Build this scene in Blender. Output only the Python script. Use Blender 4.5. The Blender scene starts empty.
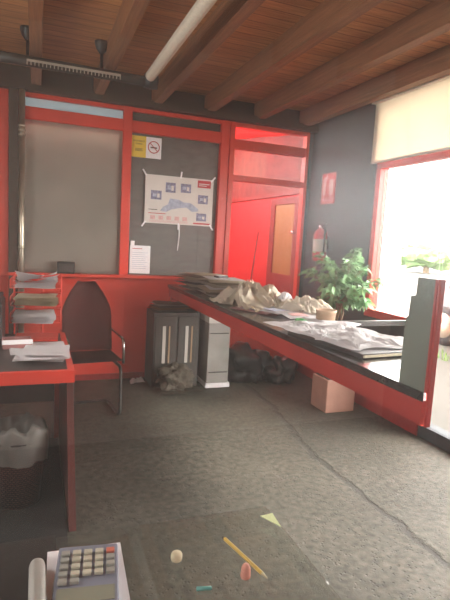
import bpy, bmesh, math, random
from mathutils import Vector, Matrix, noise
PI = math.pi
S = bpy.context.scene
COL = S.collection
random.seed(7)

# ------------------------------------------------------------------ helpers
def link(o, parent=None):
    COL.objects.link(o)
    if parent: o.parent = parent
    return o

class MB:
    """collects shapes into one bmesh; build() links ONE object"""
    def __init__(self): self.bm = bmesh.new()
    def _xf(self, vs, M):
        if M is not None: bmesh.ops.transform(self.bm, matrix=M, verts=vs)
    def box(self, x0, x1, y0, y1, z0, z1, M=None):
        vs = [self.bm.verts.new((x, y, z)) for x in (x0, x1) for y in (y0, y1) for z in (z0, z1)]
        for f in ((0,1,3,2),(4,6,7,5),(0,4,5,1),(2,3,7,6),(0,2,6,4),(1,5,7,3)):
            self.bm.faces.new([vs[i] for i in f])
        self._xf(vs, M); return self
    def prism(self, pts, h, M=None):
        """polygon pts (x,y) extruded h along z"""
        a = [self.bm.verts.new((x, y, 0)) for x, y in pts]; b = [self.bm.verts.new((x, y, h)) for x, y in pts]
        n = len(pts)
        self.bm.faces.new(a[::-1]); self.bm.faces.new(b)
        for i in range(n): self.bm.faces.new((a[i], a[(i+1)%n], b[(i+1)%n], b[i]))
        self._xf(a+b, M); return self
    def lathe(self, prof, M=None, n=24, cap=True):
        rings = []
        for r, z in prof:
            rings.append([self.bm.verts.new((r*math.cos(2*PI*i/n), r*math.sin(2*PI*i/n), z)) for i in range(n)])
        for a, b in zip(rings, rings[1:]):
            for i in range(n): self.bm.faces.new((a[i], a[(i+1)%n], b[(i+1)%n], b[i]))
        if cap:
            self.bm.faces.new(rings[0][::-1]); self.bm.faces.new(rings[-1])
        self._xf([v for r in rings for v in r], M); return self
    def tube(self, pts, r, n=10, closed=False):
        pts = [Vector(p) for p in pts]; rings = []; N = len(pts)
        up = Vector((0, 0, 1)); prev = None
        for i, p in enumerate(pts):
            if closed: t = (pts[(i+1) % N] - pts[i-1]).normalized()
            else: t = (pts[min(i+1, N-1)] - pts[max(i-1, 0)]).normalized()
            if prev is None:
                a = t.orthogonal().normalized()
            else:
                a = prev - t*prev.dot(t)
                a = a.normalized() if a.length > 1e-6 else t.orthogonal().normalized()
            prev = a; b = t.cross(a)
            rr = r[i] if isinstance(r, (list, tuple)) else r
            rings.append([self.bm.verts.new(p + (a*math.cos(2*PI*k/n) + b*math.sin(2*PI*k/n))*rr) for k in range(n)])
        seq = list(zip(rings, rings[1:])) + ([(rings[-1], rings[0])] if closed else [])
        for q, s in seq:
            for k in range(n): self.bm.faces.new((q[k], q[(k+1)%n], s[(k+1)%n], s[k]))
        if not closed:
            self.bm.faces.new(rings[0][::-1]); self.bm.faces.new(rings[-1])
        return self
    def grid(self, w, d, nx, ny, fn, M=None, th=0.0):
        """sheet centred on 0; fn(u,v)->(dx,dy,z), u,v in 0..1"""
        top = {}
        for i in range(nx+1):
            for j in range(ny+1):
                u, v = i/nx, j/ny; dx, dy, z = fn(u, v)
                top[i, j] = self.bm.verts.new(((u-.5)*w+dx, (v-.5)*d+dy, z))
        vs = list(top.values()); fs = []
        for i in range(nx):
            for j in range(ny):
                fs.append(self.bm.faces.new((top[i,j], top[i+1,j], top[i+1,j+1], top[i,j+1])))
        if th:
            r = bmesh.ops.solidify(self.bm, geom=fs, thickness=th)
            vs = list(set(vs + [g for g in r['geom'] if isinstance(g, bmesh.types.BMVert)]))
        self._xf(vs, M); return self
    def lump(self, rx, ry, rz, amp, freq, seed, M=None, sub=3, flat=True):
        r = bmesh.ops.create_icosphere(self.bm, subdivisions=sub, radius=1)
        off = Vector((seed*3.1, seed*1.7, seed*.9))
        for v in r['verts']:
            n = 1 + amp*noise.noise(v.co*freq + off) + amp*.6*abs(noise.noise(v.co*freq*2.7 + off))
            c = v.co*n; z = c.z*rz
            if flat: z = max(z + rz*.75, 0.0)
            v.co = (c.x*rx, c.y*ry, z)
        self._xf(r['verts'], M); return self
    def build(self, name, mat, parent=None, smooth=False, bevel=0, loc=None, rz=0):
        bmesh.ops.recalc_face_normals(self.bm, faces=self.bm.faces[:])
        me = bpy.data.meshes.new(name); self.bm.to_mesh(me); self.bm.free()
        if smooth:
            for p in me.polygons: p.use_smooth = True
        me.materials.append(mat)
        o = bpy.data.objects.new(name, me); link(o, parent)
        if loc is not None: o.location = loc
        if rz: o.rotation_euler.z = rz
        if bevel:
            b = o.modifiers.new('bevel', 'BEVEL'); b.width = bevel; b.segments = 2; b.limit_method = 'ANGLE'; b.angle_limit = .7
        return o

def T(x, y, z, rz=0, rx=0, ry=0):
    return Matrix.Translation((x, y, z)) @ Matrix.Rotation(rz, 4, 'Z') @ Matrix.Rotation(ry, 4, 'Y') @ Matrix.Rotation(rx, 4, 'X')
def tag(o, label, cat, group=None, kind=None):
    o['label'] = label; o['category'] = cat
    if group: o['group'] = group
    if kind: o['kind'] = kind
    return o
def thing(name, label, cat, loc=(0, 0, 0), rz=0, group=None):
    o = bpy.data.objects.new(name, None); o.empty_display_size = .05; link(o)
    o.location = loc; o.rotation_euler.z = rz
    return tag(o, label, cat, group)
def struct(o, label=None, cat=None):
    o['kind'] = 'structure'
    if label: o['label'] = label; o['category'] = cat
    return o
def box(name, mat, x0, x1, y0, y1, z0, z1, parent=None, bevel=0):
    return MB().box(x0, x1, y0, y1, z0, z1).build(name, mat, parent, bevel=bevel)
def text_mesh(name, txt, size, mat, parent, loc, rot, sx=1.0):
    cu = bpy.data.curves.new('txt', 'FONT'); cu.body = txt; cu.size = size; cu.align_x = 'CENTER'; cu.align_y = 'CENTER'; cu.extrude = .0006
    tmp = bpy.data.objects.new('txt', cu); COL.objects.link(tmp)
    bpy.context.view_layer.update()
    me = bpy.data.meshes.new_from_object(tmp.evaluated_get(bpy.context.evaluated_depsgraph_get()))
    bpy.data.objects.remove(tmp); me.materials.clear(); me.materials.append(mat)
    o = bpy.data.objects.new(name, me); link(o, parent); o.location = loc; o.rotation_euler = rot; o.scale = (sx, 1, 1)
    return o

# ------------------------------------------------------------------ materials
def nodes_of(name):
    m = bpy.data.materials.new(name); m.use_nodes = True
    nt = m.node_tree; nt.nodes.clear(); return m, nt, nt.nodes, nt.links
def mat(name, col, rough=.6, metal=0, var=.12, scale=8, bump=0, bscale=40, spec=.5, col2=None, stretch=None, trans=0, coat=0):
    m, nt, N, L = nodes_of(name)
    out = N.new('ShaderNodeOutputMaterial'); p = N.new('ShaderNodeBsdfPrincipled'); L.new(p.outputs[0], out.inputs[0])
    tc = N.new('ShaderNodeTexCoord'); src = tc.outputs['Object']
    if stretch:
        mp = N.new('ShaderNodeMapping'); mp.inputs['Scale'].default_value = stretch; L.new(src, mp.inputs[0]); src = mp.outputs[0]
    nz = N.new('ShaderNodeTexNoise'); nz.inputs['Scale'].default_value = scale; nz.inputs['Detail'].default_value = 5; L.new(src, nz.inputs[0])
    r = N.new('ShaderNodeValToRGB'); r.color_ramp.elements[0].position = .3; r.color_ramp.elements[1].position = .7
    c2 = col2 or tuple(c*(1-var) for c in col)
    c1 = col if col2 else tuple(min(1, c*(1+var)) for c in col)
    r.color_ramp.elements[0].color = (*c2, 1); r.color_ramp.elements[1].color = (*c1, 1)
    L.new(nz.outputs[0], r.inputs[0]); L.new(r.outputs[0], p.inputs['Base Color'])
    p.inputs['Roughness'].default_value = rough; p.inputs['Metallic'].default_value = metal
    p.inputs['Specular IOR Level'].default_value = spec
    if coat: p.inputs['Coat Weight'].default_value = coat; p.inputs['Coat Roughness'].default_value = .1
    if trans:
        tr = N.new('ShaderNodeBsdfTranslucent'); L.new(r.outputs[0], tr.inputs[0]); mx = N.new('ShaderNodeMixShader'); mx.inputs[0].default_value = trans
        L.new(p.outputs[0], mx.inputs[1]); L.new(tr.outputs[0], mx.inputs[2]); L.new(mx.outputs[0], out.inputs[0])
    if bump:
        n2 = N.new('ShaderNodeTexNoise'); n2.inputs['Scale'].default_value = bscale; n2.inputs['Detail'].default_value = 6; L.new(src, n2.inputs[0])
        b = N.new('ShaderNodeBump'); b.inputs['Strength'].default_value = bump; b.inputs['Distance'].default_value = .01
        L.new(n2.outputs[0], b.inputs['Height']); L.new(b.outputs[0], p.inputs['Normal'])
    return m

def glass_mat(name, tint=(1, 1, 1), dust=0.0, dust_col=(.8, .78, .75), scatter=0.0, ior=1.5):
    """thin pane: clear straight-through view, mirror reflection by angle, an even film of dust"""
    m, nt, N, L = nodes_of(name)
    out = N.new('ShaderNodeOutputMaterial')
    tr = N.new('ShaderNodeBsdfTransparent'); tr.inputs[0].default_value = (*tint, 1)
    gl = N.new('ShaderNodeBsdfGlossy'); gl.inputs['Roughness'].default_value = .0
    fr = N.new('ShaderNodeFresnel'); ge = N.new('ShaderNodeNewGeometry'); mi = N.new('ShaderNodeMapRange')
    mi.inputs['To Min'].default_value = ior; mi.inputs['To Max'].default_value = 1/ior; L.new(ge.outputs['Backfacing'], mi.inputs[0]); L.new(mi.outputs[0], fr.inputs[0])
    mx = N.new('ShaderNodeMixShader'); L.new(fr.outputs[0], mx.inputs[0]); L.new(tr.outputs[0], mx.inputs[1]); L.new(gl.outputs[0], mx.inputs[2])
    last = mx
    if dust:
        tc = N.new('ShaderNodeTexCoord'); nz = N.new('ShaderNodeTexNoise'); nz.inputs['Scale'].default_value = 3.5; nz.inputs['Detail'].default_value = 8
        L.new(tc.outputs['Object'], nz.inputs[0])
        mr = N.new('ShaderNodeMapRange'); mr.inputs['From Min'].default_value = .3; mr.inputs['From Max'].default_value = .7
        mr.inputs['To Min'].default_value = dust*.6; mr.inputs['To Max'].default_value = dust*1.4; L.new(nz.outputs[0], mr.inputs[0])
        df = N.new('ShaderNodeBsdfDiffuse'); df.inputs[0].default_value = (*dust_col, 1)
        tl = N.new('ShaderNodeBsdfTranslucent'); tl.inputs[0].default_value = (*dust_col, 1)
        a = N.new('ShaderNodeMixShader'); a.inputs[0].default_value = .6; L.new(df.outputs[0], a.inputs[1]); L.new(tl.outputs[0], a.inputs[2])
        d = N.new('ShaderNodeMixShader'); L.new(mr.outputs[0], d.inputs[0]); L.new(last.outputs[0], d.inputs[1]); L.new(a.outputs[0], d.inputs[2])
        last = d
    if scatter:
        rf = N.new('ShaderNodeBsdfRefraction'); rf.inputs['Roughness'].default_value = .55; rf.inputs['IOR'].default_value = 1.35
        rf.inputs[0].default_value = (.9, .95, 1, 1)
        d = N.new('ShaderNodeMixShader'); d.inputs[0].default_value = scatter; L.new(last.outputs[0], d.inputs[1]); L.new(rf.outputs[0], d.inputs[2])
        last = d
    L.new(last.outputs[0], out.inputs[0]); return m

def plank_mat():
    m, nt, N, L = nodes_of('ceiling_boards')
    out = N.new('ShaderNodeOutputMaterial'); p = N.new('ShaderNodeBsdfPrincipled'); L.new(p.outputs[0], out.inputs[0])
    tc = N.new('ShaderNodeTexCoord')
    mp = N.new('ShaderNodeMapping'); L.new(tc.outputs['Object'], mp.inputs[0])
    br = N.new('ShaderNodeTexBrick'); br.inputs['Scale'].default_value = 1.0; br.inputs['Brick Width'].default_value = 1.9; br.inputs['Row Height'].default_value = .105
    br.inputs['Mortar Size'].default_value = .004; br.inputs['Mortar Smooth'].default_value = .3; br.inputs['Bias'].default_value = 0
    br.inputs['Color1'].default_value = (.62, .31, .13, 1); br.inputs['Color2'].default_value = (.47, .215, .085, 1); br.inputs['Mortar'].default_value = (.12, .055, .025, 1)
    L.new(mp.outputs[0], br.inputs[0])
    m2 = N.new('ShaderNodeMapping'); m2.inputs['Scale'].default_value = (1.6, 22, 1); L.new(tc.outputs['Object'], m2.inputs[0])
    nz = N.new('ShaderNodeTexNoise'); nz.inputs['Scale'].default_value = 3; nz.inputs['Detail'].default_value = 6; L.new(m2.outputs[0], nz.inputs[0])
    r = N.new('ShaderNodeValToRGB'); r.color_ramp.elements[0].color = (.55, .5, .45, 1); r.color_ramp.elements[1].color = (1.15, 1.1, 1.05, 1)
    r.color_ramp.elements[0].position = .25; r.color_ramp.elements[1].position = .75; L.new(nz.outputs[0], r.inputs[0])
    mu = N.new('ShaderNodeMix'); mu.data_type = 'RGBA'; mu.blend_type = 'MULTIPLY'; mu.inputs[0].default_value = 1
    L.new(br.outputs[0], mu.inputs[6]); L.new(r.outputs[0], mu.inputs[7]); L.new(mu.outputs[2], p.inputs['Base Color'])
    p.inputs['Roughness'].default_value = .5
    return m

def floor_mat(segs):
    m, nt, N, L = nodes_of('worn_concrete')
    out = N.new('ShaderNodeOutputMaterial'); p = N.new('ShaderNodeBsdfPrincipled'); L.new(p.outputs[0], out.inputs[0])
    tc = N.new('ShaderNodeTexCoord'); P = tc.outputs['Object']
    def nz(scale, det=6, v=P):
        n = N.new('ShaderNodeTexNoise'); n.inputs['Scale'].default_value = scale; n.inputs['Detail'].default_value = det; L.new(v, n.inputs[0]); return n
    def ramp(s, a, ca, b, cb):
        r = N.new('ShaderNodeValToRGB'); e = r.color_ramp.elements; e[0].position = a; e[0].color = (*ca, 1); e[1].position = b; e[1].color = (*cb, 1); L.new(s, r.inputs[0]); return r
    def math_(op, a, b=None):
        q = N.new('ShaderNodeMath'); q.operation = op
        for k, x in enumerate((a, b)):
            if x is None: continue
            if isinstance(x, (int, float)): q.inputs[k].default_value = x
            else: L.new(x, q.inputs[k])
        return q.outputs[0]
    def mul(a, b, f=1.0, bt='MULTIPLY'):
        q = N.new('ShaderNodeMix'); q.data_type = 'RGBA'; q.blend_type = bt
        if isinstance(f, float): q.inputs[0].default_value = f
        else: L.new(f, q.inputs[0])
        L.new(a, q.inputs[6])
        if isinstance(b, tuple): q.inputs[7].default_value = (*b, 1)
        else: L.new(b, q.inputs[7])
        return q.outputs[2]
    base = ramp(nz(1.1).outputs[0], .3, (.045, .041, .030), .7, (.092, .083, .062)).outputs[0]
    mott = ramp(nz(27, 10).outputs[0], .32, (.5, .5, .5), .68, (1.3, 1.3, 1.3)).outputs[0]
    c = mul(base, mott)
    vo = N.new('ShaderNodeTexVoronoi'); vo.inputs['Scale'].default_value = 42; L.new(P, vo.inputs[0])
    pit = ramp(vo.outputs['Distance'], .14, (0, 0, 0), .30, (1, 1, 1)).outputs[0]
    msk = ramp(nz(2.3, 3).outputs[0], .38, (0, 0, 0), .55, (1, 1, 1)).outputs[0]
    pm = math_('MULTIPLY', math_('SUBTRACT', 1.0, pit), msk)
    c = mul(c, (.045, .04, .035), math_('MULTIPLY', pm, .75), 'MIX')
    # crack: distance to a jagged polyline
    wn = nz(6, 10); wn.inputs['Roughness'].default_value = .72; sc = N.new('ShaderNodeVectorMath'); sc.operation = 'MULTIPLY_ADD'
    L.new(wn.outputs['Color'], sc.inputs[0]); sc.inputs[1].default_value = (.16, .16, 0); 
    sub = N.new('ShaderNodeVectorMath'); sub.operation = 'SUBTRACT'; L.new(P, sub.inputs[0]); sub.inputs[1].default_value = (.08, .08, 0)
    L.new(sub.outputs[0], sc.inputs[2]); Q = sc.outputs[0]
    dist = None
    for (ax, ay), (bx, by) in segs:
        dx, dy = bx-ax, by-ay; l2 = dx*dx+dy*dy
        pa = N.new('ShaderNodeVectorMath'); pa.operation = 'SUBTRACT'; L.new(Q, pa.inputs[0]); pa.inputs[1].default_value = (ax, ay, 0)
        dt = N.new('ShaderNodeVectorMath'); dt.operation = 'DOT_PRODUCT'; L.new(pa.outputs[0], dt.inputs[0]); dt.inputs[1].default_value = (dx/l2, dy/l2, 0)
        cl = N.new('ShaderNodeClamp'); L.new(dt.outputs['Value'], cl.inputs[0])
        s2 = N.new('ShaderNodeVectorMath'); s2.operation = 'SCALE'; s2.inputs[0].default_value = (dx, dy, 0); L.new(cl.outputs[0], s2.inputs['Scale'])
        ds = N.new('ShaderNodeVectorMath'); ds.operation = 'DISTANCE'; L.new(pa.outputs[0], ds.inputs[0]); L.new(s2.outputs[0], ds.inputs[1])
        dist = ds.outputs['Value'] if dist is None else math_('MINIMUM', dist, ds.outputs['Value'])
    wid = math_('MULTIPLY_ADD', nz(9, 3).outputs[0], .016); 
    ck = N.new('ShaderNodeMapRange'); L.new(dist, ck.inputs[0]); ck.inputs['From Min'].default_value = .012; ck.inputs['From Max'].default_value = .034
    ck.inputs['To Min'].default_value = 1; ck.inputs['To Max'].default_value = 0
    c = mul(c, (.03, .027, .022), math_('MULTIPLY', ck.outputs[0], .85), 'MIX')
    L.new(c, p.inputs['Base Color'])
    rr = N.new('ShaderNodeMapRange'); L.new(nz(6).outputs[0], rr.inputs[0]); rr.inputs['To Min'].default_value = .6; rr.inputs['To Max'].default_value = .85
    L.new(rr.outputs[0], p.inputs['Roughness'])
    h = math_('SUBTRACT', math_('SUBTRACT', math_('MULTIPLY', nz(30, 6).outputs[0], .5), math_('MULTIPLY', pm, .6)), math_('MULTIPLY', ck.outputs[0], 1.5))
    b = N.new('ShaderNodeBump'); b.inputs['Strength'].default_value = .5; b.inputs['Distance'].default_value = .012; L.new(h, b.inputs['Height']); L.new(b.outputs[0], p.inputs['Normal'])
    return m

def basket_mat():
    m, nt, N, L = nodes_of('basket_weave')
    out = N.new('ShaderNodeOutputMaterial'); p = N.new('ShaderNodeBsdfPrincipled'); L.new(p.outputs[0], out.inputs[0])
    tc = N.new('ShaderNodeTexCoord'); ck = N.new('ShaderNodeTexBrick'); ck.inputs['Scale'].default_value = 1
    ck.inputs['Brick Width'].default_value = .02; ck.inputs['Row Height'].default_value = .012; ck.inputs['Mortar Size'].default_value = .002
    ck.inputs['Color1'].default_value = (.12, .045, .04, 1); ck.inputs['Color2'].default_value = (.16, .07, .06, 1); ck.inputs['Mortar'].default_value = (.03, .015, .015, 1)
    mp = N.new('ShaderNodeMapping'); mp.inputs['Rotation'].default_value = (PI/2, 0, 0); L.new(tc.outputs['Object'], mp.inputs[0]); L.new(mp.outputs[0], ck.inputs[0])
    L.new(ck.outputs[0], p.inputs['Base Color']); p.inputs['Roughness'].default_value = .6
    return m

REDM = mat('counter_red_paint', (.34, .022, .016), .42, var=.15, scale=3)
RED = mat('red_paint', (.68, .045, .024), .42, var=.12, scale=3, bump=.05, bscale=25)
REDB = mat('bright_red_plaster', (.76, .02, .026), .55, var=.06, scale=2)
REDC = mat('red_canvas', (.60, .03, .03), .7, var=.35, scale=3, trans=.07, stretch=(4, .6, 1))
REDD = mat('dark_red_paint', (.30, .02, .018), .45, var=.15, scale=4)
DARKWALL = mat('charcoal_wall_paint', (.048, .055, .060), .75, var=.2, scale=4, bump=.15, bscale=30)
DARKWOOD = mat('dark_stained_wood', (.045, .026, .016), .6, var=.3, scale=5, stretch=(6, .6, 6))
BEAM = mat('beam_wood', (.21, .092, .042), .55, var=.25, scale=4, stretch=(14, .7, 14), bump=.1, bscale=20)
PLANK = plank_mat()
GREYBLIND = mat('grey_blind_cloth', (.44, .41, .35), .85, var=.08, scale=2.2, bump=.05, bscale=90)
CREAM = mat('cream_blind_cloth', (.74, .67, .56), .85, var=.05, scale=3, trans=.45)
SHUTTER = mat('dark_grey_panel', (.125, .118, .106), .5, var=.18, scale=9, stretch=(1, 1, 3))
BLUEGLASS = mat('blue_grey_frosted_glass', (.40, .50, .53), .3, var=.06, scale=3, trans=.35)
DARKGLASS = mat('dark_strip_glass', (.07, .065, .058), .25, var=.2, scale=4)
BLACK = mat('black_plastic', (.016, .015, .015), .45, var=.2, scale=10)
BLACKM = mat('black_metal', (.022, .019, .017), .5, var=.25, scale=12, bump=.1)
TOPBLK = mat('black_laminate_top', (.022, .022, .021), .16, var=.35, scale=6, spec=.6)
DESKTOP = mat('dark_desk_laminate', (.03, .024, .022), .4, var=.2, scale=6)
STEEL = mat('galvanised_steel', (.55, .50, .40), .32, metal=.9, var=.1, scale=10)
CHROME = mat('chrome', (.75, .75, .75), .15, metal=1, var=.03)
PAPER = mat('white_paper', (.88, .86, .87), .8, var=.04, scale=6)
PAPERC = mat('cream_paper', (.66, .58, .42), .85, var=.10, scale=9)
NEWS = mat('newsprint', (.58, .52, .43), .9, var=.22, scale=45)
NEWSD = mat('grey_newsprint', (.30, .26, .21), .9, var=.3, scale=30)
WRAPP = mat('pale_wrapping_plastic', (.80, .74, .64), .5, var=.14, scale=9)
WRAP = mat('beige_wrapping_plastic', (.70, .62, .50), .5, var=.16, scale=7)
MAG = mat('magazine_cover', (.66, .62, .62), .45, var=.3, scale=16)
CARD = mat('cardboard', (.42, .27, .16), .85, var=.12, scale=7)
GREYM = mat('grey_metal_case', (.30, .285, .26), .5, var=.12, scale=6)
DGREYM = mat('dark_grey_cabinet', (.055, .05, .046), .5, var=.2, scale=6)
OFFWHITE = mat('off_white_plastic', (.62, .58, .52), .5, var=.06, scale=5)
BAGBLK = mat('black_bin_bag', (.018, .019, .021), .32, var=.3, scale=9)
RAG = mat('grey_brown_rag', (.085, .07, .052), .95, var=.25, scale=14, bump=.3, bscale=60)
WHITEBAG = mat('white_plastic_bag', (.16, .155, .14), .4, var=.1, scale=9, trans=.25)
BASKET = basket_mat()
YELLOW = mat('yellow_sticker', (.82, .58, .07), .6, var=.05)
POSTERW = mat('poster_paper', (.70, .65, .60), .6, var=.06, scale=4)
INKB = mat('blue_ink', (.22, .22, .32), .6, var=.5, scale=50)
INKBL = mat('pale_blue_ink', (.40, .43, .54), .6, var=.25, scale=30)
INKR = mat('red_ink', (.52, .05, .06), .6, var=.1)
INKP = mat('pink_ink', (.68, .40, .38), .6, var=.15, scale=40)
INKK = mat('dark_ink', (.07, .06, .05), .6, var=.1)
LEAF = mat('ficus_leaf', (.20, .36, .17), .22, var=.5, scale=9, trans=.3)
BARK = mat('bark', (.22, .15, .09), .85, var=.25, scale=18)
SOIL = mat('soil', (.05, .035, .025), .95, var=.3, scale=30)
POT = mat('pinkish_planter', (.42, .22, .16), .6, var=.12)
TUB = mat('beige_tub', (.48, .33, .22), .55, var=.1)
GREENP = mat('green_plastic', (.05, .45, .12), .4)
GREYGREEN = mat('grey_green_board', (.13, .15, .12), .7, var=.12, scale=5)
ORANGEPANE = mat('amber_door_pane', (.42, .20, .05), .5, var=.1, scale=3)
CALC = mat('blue_grey_calculator', (.20, .21, .27), .45, var=.06)
KEYG = mat('beige_keys', (.52, .49, .38), .5, var=.05)
KEYD = mat('grey_keys', (.34, .33, .29), .5, var=.05)
KEYR = mat('red_key', (.62, .16, .10), .5, var=.05)
LCD = mat('calculator_display', (.25, .25, .19), .2, var=.05)
PENCILM = mat('yellow_pencil', (.62, .42, .10), .45, var=.1, scale=30)
CHALK = mat('pale_rubber', (.62, .54, .36), .8, var=.08)
PINK = mat('pink_rubber', (.62, .27, .20), .8, var=.08)
TEAL = mat('teal_plastic', (.12, .38, .34), .4)
NOTE = mat('pale_yellow_green_paper', (.70, .78, .42), .7, var=.04)
CONC = mat('outdoor_concrete', (.050, .043, .034), .85, var=.1, scale=3, bump=.1)
CARP = mat('silver_car_paint', (.06, .065, .07), .3, metal=.3, var=.02, coat=.6)
TYRE = mat('tyre_rubber', (.02, .02, .02), .8)
GRASS = mat('grass_blades', (.14, .26, .05), .8, var=.3)
TREE = mat('far_tree_leaves', (.16, .25, .09), .8, var=.3, scale=3)
PLASTER = mat('pale_plaster', (.55, .50, .44), .85, var=.06)
VEILGAP = mat('veil_gap_black', (.012, .011, .010), .85, var=.2, scale=30, bump=.2, bscale=120)  # near-black standing for floor seen without the reflected veil
DUCT = mat('cream_perforated_duct', (.62, .56, .45), .5, var=.12, scale=60)
GLASS = glass_mat('clear_window_glass')
SHOPGLASS = glass_mat('dusty_shop_glass', dust=.014, scatter=.035)
SHEETGLASS = glass_mat('dusty_sheet_glass', tint=(.95, .97, .95), dust=.05, dust_col=(.5, .48, .42))

# ------------------------------------------------------------------ room shell
D, XR, XL, YF, ZC = 5.09, 2.90, -1.60, .55, 2.95
segs = [((2.05, 5.0), (2.03, 4.0)), ((2.03, 4.0), (1.86, 2.95)), ((1.86, 2.95), (1.86, 1.9)), ((1.86, 1.9), (1.9, .6))]
CRACK = segs
struct(box('floor', floor_mat(segs), XL, XR+.12, -2.4, D+.04, -.12, 0))
struct(box('ceiling', PLANK, XL, XR+.12, -2.4, D+.1, ZC, ZC+.1))
wl = MB(); wl.box(XL-.1, XL, -2.4, D, 0, 1.35); wl.box(XL-.1, XL, -2.4, D, 2.1, ZC); wl.box(XL-.1, XL, -2.4, -1.9, 1.35, 2.1); wl.box(XL-.1, XL, -.4, 1.5, 1.35, 2.1); wl.box(XL-.1, XL, 3.0, D, 1.35, 2.1)
struct(wl.build('wall_left', PLASTER))
struct(box('window_added_fill', GLASS, XL-.06, XL-.05, 1.5, 3.0, 1.35, 2.1)); struct(box('window_added_veil', GLASS, XL-.06, XL-.05, -1.9, -.4, 1.35, 2.1))  # unseen windows added: fill light for the desk, anteroom light for the glass veil
# right wall: solid dark part, low wall under the window, lintel, low threshold
b = MB(); b.box(XR, XR+.12, 3.86, D+.1, 0, ZC); b.box(XR, XR+.12, 3.05, 3.86, 0, .86); b.box(XR, XR+.12, YF, 3.86, 2.82, ZC)
b.box(XR, XR+.12, YF, 3.05, 0, .10); b.box(XR, XR+.12, -2.4, YF, 0, ZC)
struct(b.build('wall_right', DARKWALL))
struct(box('baseboard_right', REDD, XR-.012, XR, 3.05, D-.04, 0, .12))
# red frame of the side window
w1 = MB(); w1.box(XR-.02, XR+.06, 3.80, 3.86, .86, 2.24); w1.box(XR-.02, XR+.06, YF+.05, 3.86, 2.20, 2.26)
w1.box(XR-.02, XR+.06, 3.05, 3.80, .86, .93); w1.box(XR-.02, XR+.06, 3.0, 3.05, .10, .93); w1.box(XR-.02, XR+.06, YF+.05, YF+.11, .1, 2.2)
w1.box(XR-.02, XR+.06, 2.98, 3.03, .93, .98)
wo = struct(w1.build('window_1', RED))
MB().box(XR+.02, XR+.026, 3.03, 3.80, .93, 2.20).box(XR+.02, XR+.026, YF+.11, 3.0, .10, 2.20).build('pane', GLASS, wo)
bl = MB(); bl.box(XR-.035, XR-.031, YF+.1, 3.93, 2.26, 2.80)
rb = tag(bl.build('roller_blind', CREAM), 'cream roller blind half drawn above the bright side window', 'blind')
box('cassette', OFFWHITE, XR-.07, XR, YF+.08, 3.95, 2.78, 2.85, rb)
box('bottom_bar', OFFWHITE, XR-.042, XR-.024, YF+.1, 3.93, 2.25, 2.27, rb)

# back wall: dark header, red rails, posts and panels
y0, y1 = D-.04, D+.04
struct(box('wall_back', DARKWOOD, XL, XR, D, D+.1, 2.72, ZC))
struct(box('trim_1', DARKWOOD, XL, XR, D-.12, D, 2.722, 2.79), 'dark horizontal beam above the red partition', 'beam')
struct(box('trim_2', DARKWALL, 2.83, XR, D-.02, D+.1, 0, 2.72))
b = MB(); b.box(XL, 1.80, D-.02, D+.04, 0, 1.06)
for x in (.84, -.3): b.box(x, x+.012, D-.024, D-.02, .02, 1.05)
for z in (.12, .55, .98): b.lathe([(.008, 0), (.008, .004)], T(.846, D-.024, z, rx=PI/2), n=8)
struct(b.build('wall_back_panel', RED))
struct(box('baseboard_back', REDD, XL, 2.82, D-.028, D-.02, 0, .06))
struct(box('wall_back_panel', RED, 1.94, 2.82, D-.02, D+.04, 0, .5))
tr = MB()
tr.box(XL, 2.83, y0, y1, 2.685, 2.722)
tr.box(XL, 1.80, y0, y1, 2.49, 2.60); tr.box(XL, 1.80, y0, y1, 1.045, 1.085)
for x0_, x1_ in ((-.33, -.25), (.775, .862), (1.79, 1.88), (1.89, 1.945), (2.80, 2.835)): tr.box(x0_, x1_, y0-.01, y1, 0 if x0_ > 1.7 else 1.05, 2.722)
tr.box(1.945, 2.80, y0, y1, 2.455, 2.55); tr.box(1.945, 2.80, y0, y1, 2.12, 2.18); tr.box(1.945, 2.80, y0, y1, .48, .55)
struct(tr.build('trim_3', RED, bevel=.004), 'red painted frame of rails and posts across the back wall', 'frame')
box('post_timber', DARKWOOD, -.245, -.165, D-.09, D-.03, 0, 2.72)
struct(bpy.data.objects['post_timber']); bpy.data.objects['post_timber'].name = 'trim_4'
struct(box('window_2', BLUEGLASS, -.25, .775, D+.0, D+.02, 2.60, 2.685))
struct(box('window_3', DARKGLASS, .862, 1.79, D+.0, D+.02, 2.60, 2.685))
struct(box('window_4', DARKGLASS, XL, -.33, D+.0, D+.02, 1.085, 2.685))
w5 = MB(); w5.box(.862, 1.79, D+.012, D+.03, 1.085, 2.49)
for x in (1.28, 1.60): w5.box(x, x+.006, D+.010, D+.012, 1.09, 2.49)
w5 = struct(w5.build('window_5', SHUTTER))
w6 = MB(); w6.box(1.945, 2.80, D-.012, D-.006, 2.18, 2.455); w6.box(1.945, 2.80, D-.012, D-.006, 2.55, 2.685)
struct(w6.build('window_6', GLASS))
gb = MB().grid(1.01, 1.41, 24, 30, lambda u, v: (0, 0, .006*noise.noise(Vector((u*2.5, v*3, 4))) + .004*math.sin(v*16+u*3)), T(.272, D-.004, 1.785, rx=PI/2), th=.002)
tag(gb.build('window_blind', GREYBLIND, smooth=True), 'large plain grey blind filling the back window behind the desk', 'blind')

# beams
for k, x in enumerate((-1.16, -.61, -.06, .49, 1.05, 1.60, 2.16, 2.71)):
    o = box('beam', BEAM, x, x+.085, -2.4, D-.0, 2.775, ZC, bevel=.004); struct(o, 'brown wooden ceiling beam running towards the back wall', 'beam'); o['group'] = 'ceiling beams'

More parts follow.
